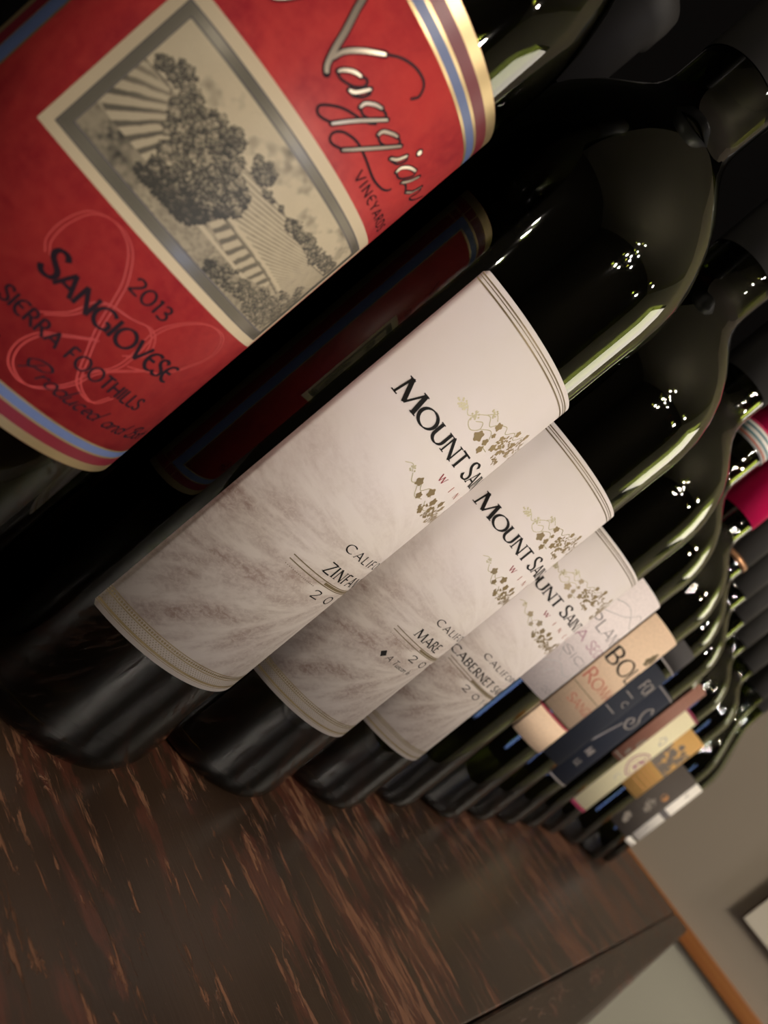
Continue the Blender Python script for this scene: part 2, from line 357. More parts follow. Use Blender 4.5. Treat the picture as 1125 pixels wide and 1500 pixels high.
def text(pr, s, a0, a1, z0, h, w=.15, contrast=.6, nib=20, serif=.0, slant=0.0, track=.06, big=None, bigscale=1.2):
    """lay the string between a0 and a1 on the base line z0; serif = half length of the slab"""
    toks = []
    i = 0
    while i < len(s):
        if i + 1 < len(s) and s[i + 1] == '_': toks.append(s[i] + '_'); i += 2
        else: toks.append(s[i]); i += 1
    sc_l = [bigscale if big and k in big else 1 for k in range(len(toks))]
    tot = sum(G[t][0] * q + track for t, q in zip(toks, sc_l)) - track
    kx = (a1 - a0) / (tot * h); x = 0; nb = rad(nib)
    for t, q in zip(toks, sc_l):
        wd, strokes = G[t]
        for si, stk in enumerate(strokes):
            lw = w * (.52 if serif and si in THIN.get(t, ()) else 1)
            pts = []
            if len(stk) == 2:
                n = max(2, int(np.hypot(stk[1][0] - stk[0][0], stk[1][1] - stk[0][1]) * h / .5)); stk2 = [(stk[0][0] + (stk[1][0] - stk[0][0]) * k / n, stk[0][1] + (stk[1][1] - stk[0][1]) * k / n) for k in range(n + 1)]
            else: stk2 = stk
            T = lambda px, py: (a0 + (x + px * q + py * q * slant) * h * kx, z0 + py * q * h)
            pts = [T(*p_) for p_ in stk2]
            pr.ribbon(pts, lw * h * q, nb, contrast)
            if serif:
                for e, nx in ((stk[0], stk[1]), (stk[-1], stk[-2])):
                    if (abs(e[1]) < .02 or abs(e[1] - 1) < .02) and abs(nx[1] - e[1]) > .1:
                        c = T(*e); d = -1 if e[1] > .5 else 1; hh = w * h * q * .26
                        hw = serif * h * q * min(1, kx * 1.1)
                        pr.quad_strip([(c[0] - hw, c[1] + d * hh), (c[0] + hw, c[1] + d * hh)], [(c[0] - hw, c[1]), (c[0] + hw, c[1])])
            elif len(stk) > 2 and False: pass
        x += wd * q + track

def hline(pr, a0, a1, z, w): pr.rect(a0, a1, z - w / 2, z + w / 2)

# ================================================================== THE ROOM
X0, X1, Y0, Y1, Z0, Z1 = -2.3, 2.5, -3.2, .20, -1.02, 1.95
def room():
    T = .06
    def sb(name, b, M): return struct(bm_obj(name, box_bm(*b), M))
    sb('floor', (X0 - T, X1 + T, Y0 - T, Y1 + T, Z0 - T, Z0), FLOORM)
    sb('ceiling', (X0 - T, X1 + T, Y0 - T, Y1 + T, Z1, Z1 + T), CEILM)
    sb('wall_back', (X0 - T, X1 + T, Y1, Y1 + T, Z0, Z1), DARKWALL)
    sb('wall_front', (X0 - T, X1 + T, Y0 - T, Y0, Z0, Z1), ROOMWALL)
    sb('wall_left', (X0 - T, X0, Y0, Y1, Z0, Z1), ROOMWALL)
    sb('wall_far', (X1, X1 + T, Y0, Y1, Z0, Z1), FARWALL)
    # short return wall that ends the row: taupe over grey green
    sb('wall_right', (1.305, 1.405, -.43, Y1, Z0, Z1), WALLP)
    struct(bm_obj('trim_1', box_bm(1.291, 1.305, -.43, Y1, -.020, .003, .003), RAIL))
    # window at the far end, warm light behind a pale blind
    w = struct(bm_obj('window_1', box_bm(2.46, 2.50, -1.62, -.50, .62, 1.42, .004), METAL))
    struct(bm_obj('window_1_pane', box_bm(2.452, 2.461, -1.56, -.56, .68, 1.36), emit('warm_lit_blind', (1, .90, .74), WINDOW_GLOW), w))
room()

def bulb(x, y, z, lab, k=1.0):
    t = thing('pendant_bulb', lab, 'lamp', (x, y, z), 'bare globe bulbs over the aisle' if k == 1 else 'small globe bulbs at the near end')
    link('bulb', lathe([(r_ * k, 14 + (z_ - 14) * k) for r_, z_ in [(0, -14)] + [(14 * math.sin(rad(a)), -14 * math.cos(rad(a))) for a in range(20, 160, 20)] + [(5, 16)]], 20), BULBM, t)
    link('socket', lathe([(0, 14), (7, 14), (8, 18), (8, 34), (3, 40), (0, 40)], 16), METAL, t)
    bm = box_bm(-.0012, .0012, -.0012, .0012, .039, Z1 - z); bm_obj('cord', bm, METAL, t)
BULBM = emit('warm_bulb', (1, .89, .76), BULB_GLOW)
for i, (x, y, z) in enumerate([(-.10, -1.75, 1.02), (.0, -1.85, 1.10), (.06, -1.70, .98), (.16, -1.8, 1.16), (.05, -1.9, 1.25), (-.06, -1.82, 1.32), (.12, -1.8, 1.40), (.24, -1.9, 1.05), (-.12, -1.72, .84), (-.02, -1.84, .90), (.86, -1.45, .82), (1.0, -1.3, .98)]):
    bulb(x, y, z, 'bare warm globe bulb hanging on a cord over the aisle')
for (x, y, z) in [(-1.7, -.75, .66), (-1.60, -.62, .72), (-1.75, -.60, .80)]:
    bulb(x, y, z, 'small bare globe bulb hanging at the near end of the room', .75)
t = thing('wall_screen', 'slim upright screen glowing blue on the wall across the aisle', 'screen', (.42, -3.2, .05))
bm_obj('housing', box_bm(-.22, .22, 0, .03, -.42, .48, .004), METAL, t)
bm_obj('display', box_bm(-.20, .20, .03, .034, -.40, .46), emit('blue_display', (.30, .46, 1), SCREEN_GLOW), t)

# white panel on the end wall
t = thing('wall_panel', 'plain white panel standing off the grey brown end wall above the wooden rail', 'panel', (1.305, -.187, .073))
bm_obj('board', box_bm(-.016, -.009, -.23, 0, 0, .40, .001), WPANEL, t)
bm_obj('backing', box_bm(-.009, 0, -.218, -.012, .012, .388), METAL, t)

# ================================================================== COUNTER
t = thing('bar_counter', 'worn dark varnished wooden counter carrying the row of wine bottles', 'counter', (0, 0, 0))
bm_obj('counter_top', box_bm(-.75, 1.290, -.1312, Y1 - .001, -.032, 0, .0008), WOOD, t)
bm_obj('edge_board', box_bm(-.75, 1.290, -.1585, -.1318, -.034, .0, .0035), WOOD_E, t, smooth=False)
bm_obj('base_cabinet', box_bm(-.72, 1.289, -.10, Y1 - .004, Z0, -.032), FLOORM, t)

# ================================================================== BOTTLES
def outline(kind, R=37.5):
    k = R / 37.5
    if kind == 'bordeaux':
        P = [(37.5, 8), (37.5, 60), (37.5, 120), (37.5, 184), (37.3, 190), (36.4, 197), (34.4, 204), (31.4, 211), (26.8, 218), (21.5, 224), (17.2, 229), (14.6, 233.5), (13.6, 238), (13.5, 250), (13.5, 282)]
    else:
        P = [(37.5, 8), (37.5, 60), (37.5, 120), (37.5, 146), (37.0, 156), (35.2, 166), (32.0, 177), (28.0, 188), (23.8, 199), (20, 209), (17, 218), (15.0, 227), (14.2, 236), (13.6, 250), (13.5, 282)]
    P = [(r * (k if z < 200 else (1 + (k - 1) * max(0, (240 - z) / 40))), z) for r, z in P]
    P = smooth(P[3:], 3) if False else P
    low = [(0, 14), (10, 12.5), (20, 7), (28 * k, 1.0), (31 * k, 0.0), (33.2 * k, .3), (35.6 * k, 1.8), (37.0 * k, 4.4)]
    top = [(13.4, 284), (15.0, 285), (15.0, 292), (14.4, 296), (13.2, 297.5), (10.2, 297.5), (9.3, 296), (9.2, 285)]
    inner = [(max(r - 2.6, 9.3), z) for r, z in P[::-1]]
    low_in = [(33.2 * k, 6.5), (29 * k, 5.2), (20, 11), (10, 16.5), (0, 18)]
    return low, P, top, inner, low_in
_bm = {}
def bottle_mesh(kind, R):
    key = (kind, R)
    if key not in _bm:
        low, P, top, inner, low_in = outline(kind, R)
        gl = lathe(low + P + top + inner + low_in, 96, 'bottle_glass')
        # wine: sits just inside the inner wall of the glass
        wi = [(0, 18.3), (10, 16.8), (20, 11.3), (29 * R / 37.5 - .3, 5.7)] + [(r - .25, z) for r, z in inner[::-1] if z < 232] + [(0, 231)]
        wi = [(0, 18.3), (10, 16.8), (20, 11.3), (29 * R / 37.5 - .3, 5.7), (33 * R / 37.5 - .3, 7)] + [(r - .25, z) for r, z in inner[::-1] if z < 232] + [(inner[::-1][-1][0] - .25 if False else 10.7, 237), (0, 237)]
        wn = lathe(wi, 64, 'wine')
        co = lathe([(0, 252), (9.0, 252), (9.0, 296), (0, 296)], 32, 'cork')
        _bm[key] = (gl, wn, co)
    return _bm[key]
def bottle(label, x, y, kind='bordeaux', R=37.5, glass=None, cap=None, capz=249, group='wine bottles in the front row', captop=True, rz=0):
    t = thing('wine_bottle', label, 'bottle', (x * MM, y * MM, 0), group, rz)
    gl, wn, co = bottle_mesh(kind, R)
    for nme, me, M in (('glass', gl, glass or GLASS), ('wine', wn, WINE), ('cork', co, CORK)):
        o = bpy.data.objects.new(nme, me); COL.objects.link(o); o.parent = t
        if not me.materials: me.materials.append(M)
    cp = lathe([(13.62, capz), (13.85, capz), (13.85, 283), (15.35, 284.5), (15.35, 293), (14.8, 297), (13.4, 298.2), (0, 298.4), (0, 298.0), (13.0, 297.9)], 64, 'capsule')
    link('capsule', cp, cap or CAP_BLACK, t)
    return t
def label_part(parent, cyl, a0, a1, z0, z1, M, name='label', off=.16, rc=0.0, lab=None):
    o = link(name, sheet(cyl, a0, a1, z0, z1, off, .15, rc=rc), M, parent)
    if lab: o['label'] = lab
    return o
rng = random.Random(7)
C = Cyl(37.5)
O1, O2 = .22, .26       # print layers over the paper

# ---------- 1: red label
C1 = Cyl(35.53)
b1 = bottle('large nearest wine bottle with the red label and framed vineyard picture', 0, 6.7, R=35.53)
lb = label_part(b1, C1, 103.0, 219.0, 67.0, 172.7, P_RED, lab='mottled red label with banded border')
def bands(pr, z0, z1): pr.rect(103.2, 218.8, z0, z1)
pr = Print(C1, .20); bands(pr, 170.4, 172.65); bands(pr, 167.3, 167.95); bands(pr, 164.9, 165.5); pr.obj('gold_band', GOLD, lb)
pr = Print(C1, .20); bands(pr, 67.05, 68.9); bands(pr, 71.15, 71.6); bands(pr, 73.2, 73.6)
for a, b_ in ((103.05, 106.4), (110.5, 111.0), (114.8, 115.4), (206.6, 207.2), (211.0, 211.5), (215.6, 218.95)): pr.rect(a, b_, 68.9, 170.4)
pr.obj('gold_band', GOLD, lb)
pr = Print(C1, .20); bands(pr, 167.95, 170.4); bands(pr, 68.9, 71.15); pr.rect(106.4, 110.5, 71.15, 167.95); pr.rect(211.5, 215.6, 71.15, 167.95); pr.obj('maroon_band', MAROON, lb)
pr = Print(C1, .21); pr.rect(111, 211, 165.5, 167.3); pr.rect(111, 211, 71.6, 73.2); pr.rect(111, 114.8, 73.2, 165.5); pr.rect(207.2, 211, 73.2, 165.5); pr.obj('blue_band', BLUE_BAND, lb)
# picture: cream mat, pewter frame, engraving
pr = Print(C1, .20); pr.rect(128.5, 193.6, 107.4, 140.2); pr.obj('picture_mat', CREAM, lb)
pr = Print(C1, .23); pr.rect(130.8, 191.3, 109.3, 137.9); pr.obj('picture_frame', FRAME_SIL, lb)
pr = Print(C1, .25)
for a, b_, c, d in ((130.8, 191.3, 137.6, 137.9), (130.8, 191.3, 109.3, 109.5), (130.8, 131.0, 109.3, 137.9), (191.1, 191.3, 109.3, 137.9), (132.9, 189.2, 111.3, 111.6), (132.9, 189.2, 136.0, 136.2), (132.9, 133.1, 111.5, 136.1), (189.1, 189.3, 111.5, 136.1)): pr.rect(a, b_, c, d)
pr.obj('frame_line', INK_GREY, lb)

def engraving():
    Wd, Hd, st = 55.8, 24.2, .16
    nx, ny = int(Wd / st), int(Hd / st)
    u, v = np.meshgrid(np.linspace(0, Wd, nx), np.linspace(0, Hd, ny), indexing='ij')
    rs = np.random.RandomState(3)
    def vn(scale, seed):
        r = np.random.RandomState(seed); gx, gy = int(Wd / scale) + 3, int(Hd / scale) + 3; g = r.rand(gx, gy)
        x = u / scale; y = v / scale; i = x.astype(int); j = y.astype(int); fx = x - i; fy = y - j; fx = fx * fx * (3 - 2 * fx); fy = fy * fy * (3 - 2 * fy)
        return (g[i, j] * (1 - fx) + g[i + 1, j] * fx) * (1 - fy) + (g[i, j + 1] * (1 - fx) + g[i + 1, j + 1] * fx) * fy
    val = .92 - .05 * vn(3, 1)
    ridge = np.interp(u, [0, 5.7, 17, 22, 30, 38, 46, 56], [14.6, 15, 15.2, 16.4, 17.2, 16.5, 16.0, 17.2])
    cl = .5 * vn(5, 2) + .3 * vn(2.2, 3) + .2 * vn(.9, 4)
    val = np.where((v > ridge) & (cl > .55), val - .75 * (cl - .55) * 2.2, val)
    val = np.where((v > ridge), val - .03 * (np.sin(v * 20) > .2), val)
    land = v < ridge
    val = np.where(land, .74 - .18 * vn(.6, 5), val)
    # left fan of vine rows
    ang = np.degrees(np.arctan2(19.5 - v, 15.0 - u)); s = np.sin(ang * .82 + 1.0 + .5 * vn(1.5, 8))
    fan = land & (u < 13.5) & (v > np.interp(u, [0, 3.9, 11.5, 13.5], [5.2, 4.4, 3.7, 6])) & (v < np.interp(u, [0, 6, 9, 13.5], [14.3, 14.6, 12.2, 8.6]))
    val = np.where(fan, .80 - .58 * np.clip(s * 2.0 - .1 + .7 * (vn(.5, 9) - .5), 0, 1) * np.clip(1.4 - (v - 4) / 12, .35, 1), val)
    # foreground ground left
    fg = (v < 4.6) & (u < 13); val = np.where(fg, .62 - .42 * vn(.7, 10) * vn(2, 11) * 1.6 - .05, val)
    # right hill rows
    hill = land & (u > 22) & (v > np.interp(u, [22, 26.8, 46.7, 53, 56], [9.6, 9.5, 8.4, 12.5, 14.2]))
    an2 = np.degrees(np.arctan2(23.5 - v, 68.0 - u)); s2 = np.sin(an2 * 5.6 + .6 * vn(2, 12))
    val = np.where(hill, .84 - .45 * np.clip(s2 + .2 * vn(.5, 13), 0, 1) * (.55 + .6 * vn(1.2, 14)), val)
    # lower field with short dark rows
    fld = (u > 23.5) & (u < 42) & (v < 8.7) & (v > np.interp(u, [23.5, 30, 36, 42], [6.2, 5.0, 4.9, 6]))
    s3 = np.sin((u * 1.0 - v * .35) * 2 * math.pi / 2.35 + .8 * vn(1.0, 15)); val = np.where(fld, .80 - .52 * np.clip(s3 * 1.5 + .4 * vn(.5, 16), 0, 1), val)
    lower = (v < 6) & (u > 13) & ~fld; val = np.where(lower, .68 - .30 * vn(.5, 17), val)
    # roads
    def line(pts, w, c):
        nonlocal val
        for (x0, y0), (x1, y1) in zip(pts, pts[1:]):
            dx, dy = x1 - x0, y1 - y0; tt = np.clip(((u - x0) * dx + (v - y0) * dy) / (dx * dx + dy * dy), 0, 1)
            d = np.hypot(u - x0 - tt * dx, v - y0 - tt * dy); val = np.where(d < w, c, val)
    line([(24, 9.3), (31.4, 9.15), (38.3, 8.9), (47, 8.2)], .35, .86)
    line([(24, 8.6), (31.4, 8.4), (38.3, 8.2), (46, 7.4)], .22, .35)
    line([(18, 3.2), (24, 4.7), (30, 4.6), (37, 4.6), (41, 1.6)], .35, .84)
    line([(0, 14.8), (5.7, 15.0), (8, 13.2), (12.6, 9.0)], .14, .25)
    line([(20, 16.2), (26.3, 17.0), (30.2, 17.3), (38.1, 16.6), (46.5, 16.0), (55.2, 17.1)], .12, .3)
    def clump(x, y, r, dk=0.0):
        nonlocal val
        i0, i1 = max(0, int((x - r) / st) - 1), min(nx, int((x + r) / st) + 3); j0, j1 = max(0, int((y - r) / st) - 1), min(ny, int((y + r) / st) + 3)
        if i0 >= i1 or j0 >= j1: return
        U, V = u[i0:i1, j0:j1], v[i0:i1, j0:j1]; a = np.arctan2(V - y, U - x); rr = r * (1 + .16 * np.sin(a * 5 + x * 9) + .1 * np.sin(a * 9 + y * 7))
        d = np.hypot(U - x, V - y) / rr
        sh = .50 + .46 * (((V - y) * .8 - (U - x) * .35) / r) - dk; sh = sh - .55 * (d > .76) + .14 * (rs.rand(*d.shape) - .5)
        val[i0:i1, j0:j1] = np.where(d < 1, np.clip(sh, .05, .8), val[i0:i1, j0:j1])
    def mass(shape, n, r0, r1, dark):
        pts = []
        while len(pts) < n:
            cx, cy, rx, ry = shape[rs.randint(len(shape))]; a = rs.rand() * 6.283; q = math.sqrt(rs.rand()); pts.append((cx + rx * q * math.cos(a), cy + ry * q * math.sin(a), cy - ry))
        pts.sort(key=lambda p_: -p_[1])
        for x, y, _ in pts:
            q = math.sin(x * 1.7 + y * .9) * math.sin(y * 1.9 - x * .6 + 1)
            clump(x, y, (r0 + (r1 - r0) * rs.rand()) * (1.12 + .25 * q), dark(x, y) + .30 * rs.rand() - .16 * q - .04)
    mass([(3.0, 16.6, 2.2, 1.0), (6.0, 17.6, 2.6, 2.0)], 60, .35, .7, lambda x, y: .10)
    mass([(9.5, 15.0, 2.5, 2.6), (13.5, 15.5, 3.5, 2.8), (18, 15.5, 3.2, 2.6), (12, 11.5, 3.2, 2.8)], 190, .4, .85, lambda x, y: .06)
    mass([(17.0, 17.8, 1.9, 1.7)], 30, .4, .7, lambda x, y: .16)
    mass([(14.5, 9.0, 3.6, 3.2), (19.5, 10.0, 5.0, 4.2), (23, 11, 3.0, 3.0), (20.5, 6.5, 3.2, 2.2), (16, 5.8, 4.2, 2.2)], 300, .5, 1.2, lambda x, y: .06 + .30 * (y < 6) + .1 * (x > 17))
    mass([(12.5, 3.1, 2.2, .7), (16, 3.3, 3.2, .8), (19.5, 3.6, 2.6, 1.1)], 110, .35, .7, lambda x, y: .45)
    mass([(24.0, 18.6, 2.4, 1.9)], 55, .35, .65, lambda x, y: .12)
    mass([(27.5, 17.0, 1.8, .5), (30.5, 17.3, .8, .4)], 20, .25, .45, lambda x, y: .14)
    mass([(35.5, 17.3, 2.6, 1.0), (40.5, 17.6, 3.2, 1.4), (45.5, 17.8, 3.0, 1.7), (50, 18.6, 2.6, 1.5), (53.5, 18.8, 1.8, 1.2)], 170, .35, .65, lambda x, y: .10)
    mass([(31.0, 1.4, 2.2, 1.2), (35.0, 2.5, 3.5, 2.0), (38.5, 3.0, 2.0, 1.6)], 150, .3, .62, lambda x, y: .14 + .2 * (x < 31))
    mass([(43.5, 3.4, 3.6, 3.0), (47.5, 3.5, 3.5, 3.4), (51.5, 4.5, 3.5, 4.2), (54.0, 7, 1.8, 4.5)], 520, .24, .5, lambda x, y: .06)
    mass([(48.5, 8.2, 2.0, 1.2), (51.5, 11.0, 1.5, 1.0)], 40, .25, .5, lambda x, y: .12)
    val = np.clip(val + .05 * (rs.rand(nx, ny) - .5), .03, 1)
    V = [C1.p(133.1 + a, 111.6 + b, .245) for a, b in zip(u.ravel(), v.ravel())]
    idx = np.arange(nx * ny).reshape(nx, ny)
    F = np.stack([idx[:-1, :-1], idx[1:, :-1], idx[1:, 1:], idx[:-1, 1:]], -1).reshape(-1, 4)
    me = mesh(V, F.tolist(), True, 'engraving')
    at = me.color_attributes.new('print', 'FLOAT_COLOR', 'POINT')
    q = val.ravel()[:, None] ** 1.3
    colr = np.concatenate([np.array([[.028, .028, .024]]) * (1 - q) + np.array([[.60, .51, .35]]) * q, np.ones((nx * ny, 1))], 1)
    at.data.foreach_set('color', colr.ravel().astype(np.float32))
    return link('engraving', me, ENGR, lb)
engraving()
# swash watermark behind the words
wm = [[(144.8, 94.4), (143.4, 96.3), (143.2, 100.1), (144.7, 104.3), (148.4, 106.1), (152.4, 104.9), (155.6, 100.8), (157.0, 97.1), (158.6, 91.8), (161.0, 86.6), (163.8, 81.9), (168.5, 80.5), (170.9, 83.4)],
      [(150.8, 86.8), (153.9, 90.4), (156.0, 95.4), (161.3, 96.8), (164.6, 97.8), (167.1, 96.6), (168.3, 93.6), (165.7, 90.9)],
      [(162.0, 84), (166.0, 87.7), (166.8, 91.9), (166.3, 98.2), (169.1, 102.9), (173.5, 105.8), (178.8, 105.6), (181.4, 101.9), (178.3, 96.8), (174.4, 92.7), (168, 90)],
      [(160, 90), (156.3, 87.1), (153.2, 84.2), (152.1, 80.3), (153.4, 77.0), (156.8, 75.7), (159.9, 77.1), (163, 81), (165, 86), (172, 92)]]
pr = Print(C1, .20)
for wl in wm:
    for d in (-.40, .40):
        pr.ribbon(smooth([(a + d, z + d * .3) for a, z in wl], 8),   .34, rad(30), .4)
pr.obj('swash_watermark', WM_RED, lb)
# words
pr = Print(C1, .24)
text(pr, 'SANGIOVeSe', 145.2, 177.3, 91.7, 3.8, .21, .45, 25, big={0}, bigscale=1.3)
text(pr, '2013', 156.6, 165.6, 100.1, 2.85, .18, .35, 25)
text(pr, 'SIeRRA FOOTHILLS', 144.4, 178.0, 83.8, 2.75, .19, .35, 25, track=.1)
text(pr, 'P_r_o_d_u_c_e_d_ a_n_d_ B_o_t_t_', 154.2, 191.0, 77.6, 3.2, .16, .7, 40, slant=.35, track=.02)
text(pr, 'm_.', 146.5, 149.8, 77.6, 3.2, .16, .7, 40, slant=.35, track=.02)
text(pr, 'VINeYARDS', 168.6, 189.2, 142.6, 2.0, .17, .3, 25, track=.22)
pr.obj('lettering', INK_NAVY, lb)
NG = dict(N0=[(138.5, 158.5), (139.5, 161.2), (142.0, 161.5), (143.4, 158.5), (141.5, 152.5), (139.0, 148.2), (136.5, 147.5)],
 N1=[(143.6, 161.4), (145.5, 162.0), (147.1, 159.5), (147.8, 157.4), (149.1, 154.0), (150.0, 151.1), (151.0, 148.7), (151.9, 147.8)],
 N2=[(150.8, 149.9), (151.2, 152.0), (152.9, 154.6), (155.7, 157.6)],
 a1=[(152.8, 149.5), (153.3, 150.5), (154.5, 151.7), (155.8, 152.3)], a1s=[(156.1, 149.4), (157.1, 150.2), (158.3, 152.6)],
 g1=[(159.4, 149.5), (159.5, 150.6), (160.7, 151.9), (162.1, 152.7)], g1s=[(158.3, 144.0), (160.7, 147.8), (164.3, 152.6)],
 g2=[(165.3, 149.9), (165.5, 151.0), (167.1, 152.3), (168.3, 152.9)], g2s=[(163.0, 143.2), (165.9, 147.0), (170.4, 152.8)],
 i1=[(170.9, 150.0), (172.3, 151.2), (173.2, 153.1)], a2=[(174.6, 150.0), (174.7, 151.3), (176.3, 152.8), (178.4, 153.7)],
 a2s=[(178.2, 150.3), (179.7, 152.0), (180.8, 154.1)], r2=[(182.1, 150.6), (184.0, 151.9), (185.2, 154.2)])
ND = dict(N2d=[(155.7, 157.6), (157.8, 159.6), (160.7, 161.0), (163.6, 161.1), (164.9, 159.4), (164.2, 157.8)],
 a1d=[(152.9, 149.3), (154.1, 149.3), (156.2, 150.4), (157.3, 151.9), (156.9, 152.8), (155.7, 152.4)], a1e=[(158.4, 152.5), (158.8, 152.0), (158.4, 150.7), (157.2, 149.5), (156.2, 149.3)],
 g1d=[(159.4, 149.5), (161.0, 149.4), (163.1, 150.9), (163.6, 152.7), (162.0, 152.7)], g1l=[(158.5, 144.3), (156.6, 143.2), (155.4, 143.1), (154.9, 144.0), (156.1, 145.6), (158.2, 147.3), (162.1, 149.2), (163.6, 150.6)],
 g2d=[(165.3, 149.9), (167.0, 149.7), (169.1, 151.1), (169.6, 152.8), (168.3, 152.9)], g2l=[(163.2, 143.5), (161.3, 142.4), (160.1, 142.4), (159.7, 143.5), (160.8, 145.0), (163.5, 146.1), (166.7, 146.1), (171.8, 145.6), (175.4, 146.2), (177.1, 147.1), (177.6, 148.0)],
 i1d=[(173.2, 153.1), (174.0, 152.6), (173.3, 150.9), (171.4, 149.9)], a2d=[(174.6, 150.0), (176.8, 150.2), (179.0, 152.7), (178.5, 153.8)], a2e=[(178.0, 150.1), (180.0, 150.9), (182.1, 150.4)],
 r1=[(185.2, 154.2), (186.6, 153.3), (185.6, 151.2), (188.0, 151.8), (191.9, 154.7)])
pd = Print(C1, .24); pm = Print(C1, .30)
for k, l in NG.items():
    wdt = .95 if k in ('N1', 'N0') else .70 if k == 'N2' else .54
    q = smooth(l, 7); pd.ribbon(q, wdt + .50); pd.disc(*l[0], wdt / 2 + .22); pd.disc(*l[-1], wdt / 2 + .22); pm.ribbon(q, wdt, taper=.35)
for k, l in ND.items(): pd.ribbon(smooth(l, 7), .46)
pd.disc(174.8, 155.5, .85); pm.disc(174.8, 155.5, .5)
pd.obj('script_outline', INK_NAVY, lb); o = pm.obj('script_lettering', SILVER, lb); o['label'] = 'champagne foil script lettering'

# ---------- 2, 3, 4: white labels with gold vines
MS = {}
def leaf(pr, a, z, r, rot, n=25):
    pts = []
    for k in range(n):
        t = 2 * math.pi * k / n; q = r * (.62 + .38 * abs(math.cos(2.5 * t)) ** .7) * (1.15 if math.cos(t) > .2 else .85)
        pts.append((a + q * math.cos(t + rot), z + q * math.sin(t + rot)))
    for k in range(n): pr.poly([(a, z), pts[k], pts[(k + 1) % n]])
def ms_common():
    A0, A1 = 137.9, 244.5
    MS['sheet'] = sheet(C, A0, A1, 38.7, 160.3, .16, .15, rc=1.2)
    pr = Print(C, O1)
    for z, w in ((158.9, .34), (158.2, .22), (157.2, .4), (44.95, .26), (43.5, .32), (40.75, .62), (40.1, .2)): hline(pr, A0 + .1, A1 - .1, z, w)
    a = A0 + .4
    while a < A1 - .4:
        pr.disc(a, 44.22, .36, .36, 8); a += .86
    MS['lines'] = (pr.V, pr.F)
    pr = Print(C, O1); row = 0
    for z in (43.0, 42.45, 41.9, 41.35):
        a = A0 + .5 + (.45 if row % 2 else 0); row += 1
        while a < A1 - .3: pr.disc(a, z, .17, n=5); a += .9
    MS['dots'] = (pr.V, pr.F)
    pg = Print(C, O1); pp = Print(C, .21); r = random.Random(5)
    def vine(side):
        f = (lambda a: a) if side > 0 else (lambda a: 2 * 191.2 - a)
        # upper spray
        for tp in ([(158, 136), (160, 137.5), (162.3, 136.2), (164.5, 138.6), (167, 140.3), (169.5, 138.9), (171, 140.6), (174, 142.4), (176, 141.2), (178.6, 143.4), (181, 142.2), (184, 145)],
                   [(163.5, 138.8), (163.6, 135.6), (166, 134.6), (168, 136.4), (167, 138.0), (165.2, 136.8)], [(168, 136.5), (171, 138.5), (173, 137.2), (174, 134.8), (176.5, 134.6)],
                   [(166, 140), (168, 142), (170, 141.2)], [(176, 138), (178.6, 139.6), (181, 138)], [(165, 117.2), (167, 115.6), (169.3, 117.2), (171.4, 115.8), (173.6, 118), (176.5, 116.4)],
                   [(169, 116.2), (171.5, 113.8), (174.4, 114.6)], [(176, 115), (179, 113), (182, 114), (185, 112.5)], [(161, 117.5), (163, 118.6), (164.6, 117.2)]):
            pp.ribbon(smooth([(f(a), z) for a, z in tp], 6), .24)
        for a, z, s in [(172.0, 140.9, 1.25), (169.6, 135.6, 1.7), (173.2, 138.6, .8), (176.4, 139.9, .9), (173.0, 136.0, 1.1), (180.2, 144.2, 1.1), (173.6, 133.6, 1.2), (177.4, 136.6, 1.3), (183.5, 141.5, 1.2), (186, 146, 1.2), (181, 137.2, 1.0), (186, 139, 1.2),
                        (168.9, 117.0, 1.35), (175.0, 117.2, 1.5), (172.6, 114.8, 1.1), (179.6, 116.4, 1.4), (183.5, 117.4, 1.3), (187, 116.6, 1.2), (178, 112.2, .9)]:
            leaf(pg, f(a), z, s, r.random() * 6.28)
        for cx, cz, n, rx, rz_ in [(158.6, 136.6, 26, 1.9, 1.3), (163.6, 137.4, 16, 1.3, 1.4), (167.2, 141.6, 12, 1.1, 1.1), (164.0, 117.8, 8, 1.0, 1.0)]:
            for _ in range(n):
                aa = r.random() * 6.28; q = math.sqrt(r.random()); pp.disc(f(cx + rx * q * math.cos(aa)), cz + rz_ * q * math.sin(aa), .30, n=7)
        for cx, cz, n, rx, rz_ in [(180.5, 139.5, 46, 4.5, 2.6), (187, 142, 40, 4.0, 3.6), (184, 135.5, 20, 3.4, 1.2), (180.5, 113.6, 46, 4.6, 2.2), (187, 113.4, 40, 4.2, 2.4)]:
            for _ in range(n):
                aa = r.random() * 6.28; q = math.sqrt(r.random()); pg.disc(f(cx + rx * q * math.cos(aa)), cz + rz_ * q * math.sin(aa), .26 + .12 * r.random(), .5, 7, r.random() * 3)
    vine(1); vine(-1)
    MS['vine'] = (pg.V, pg.F); MS['tendril'] = (pp.V, pp.F)
    pr = Print(C, .24)
    text(pr, 'MOUNT', 145.2, 174.3, 125.8, 4.6, .225, .68, 12, serif=.17, big={0}, bigscale=1.2, track=.05)
    text(pr, 'SAINT', 177.2, 199.5, 126.0, 4.6, .225, .68, 12, serif=.17, big={0}, bigscale=1.2, track=.07)
    MS['name'] = (pr.V, pr.F)
    pr = Print(C, .24); text(pr, 'W', 172.2, 175.3, 120.9, 2.0, .2, .5, 22, serif=.12); MS['w'] = (pr.V, pr.F)
    pr = Print(C, .24)
    for ch, a in (('I', 180.4), ('N', 186.4), ('E', 193.9), ('R', 200.4), ('Y', 206.8)): text(pr, ch, a - .7 * G[ch][0] * 2, a + .7 * G[ch][0] * 2, 120.9, 2.0, .17, .5, 22, serif=.12)
    MS['inery'] = (pr.V, pr.F)
ms_common()
_mc = {}
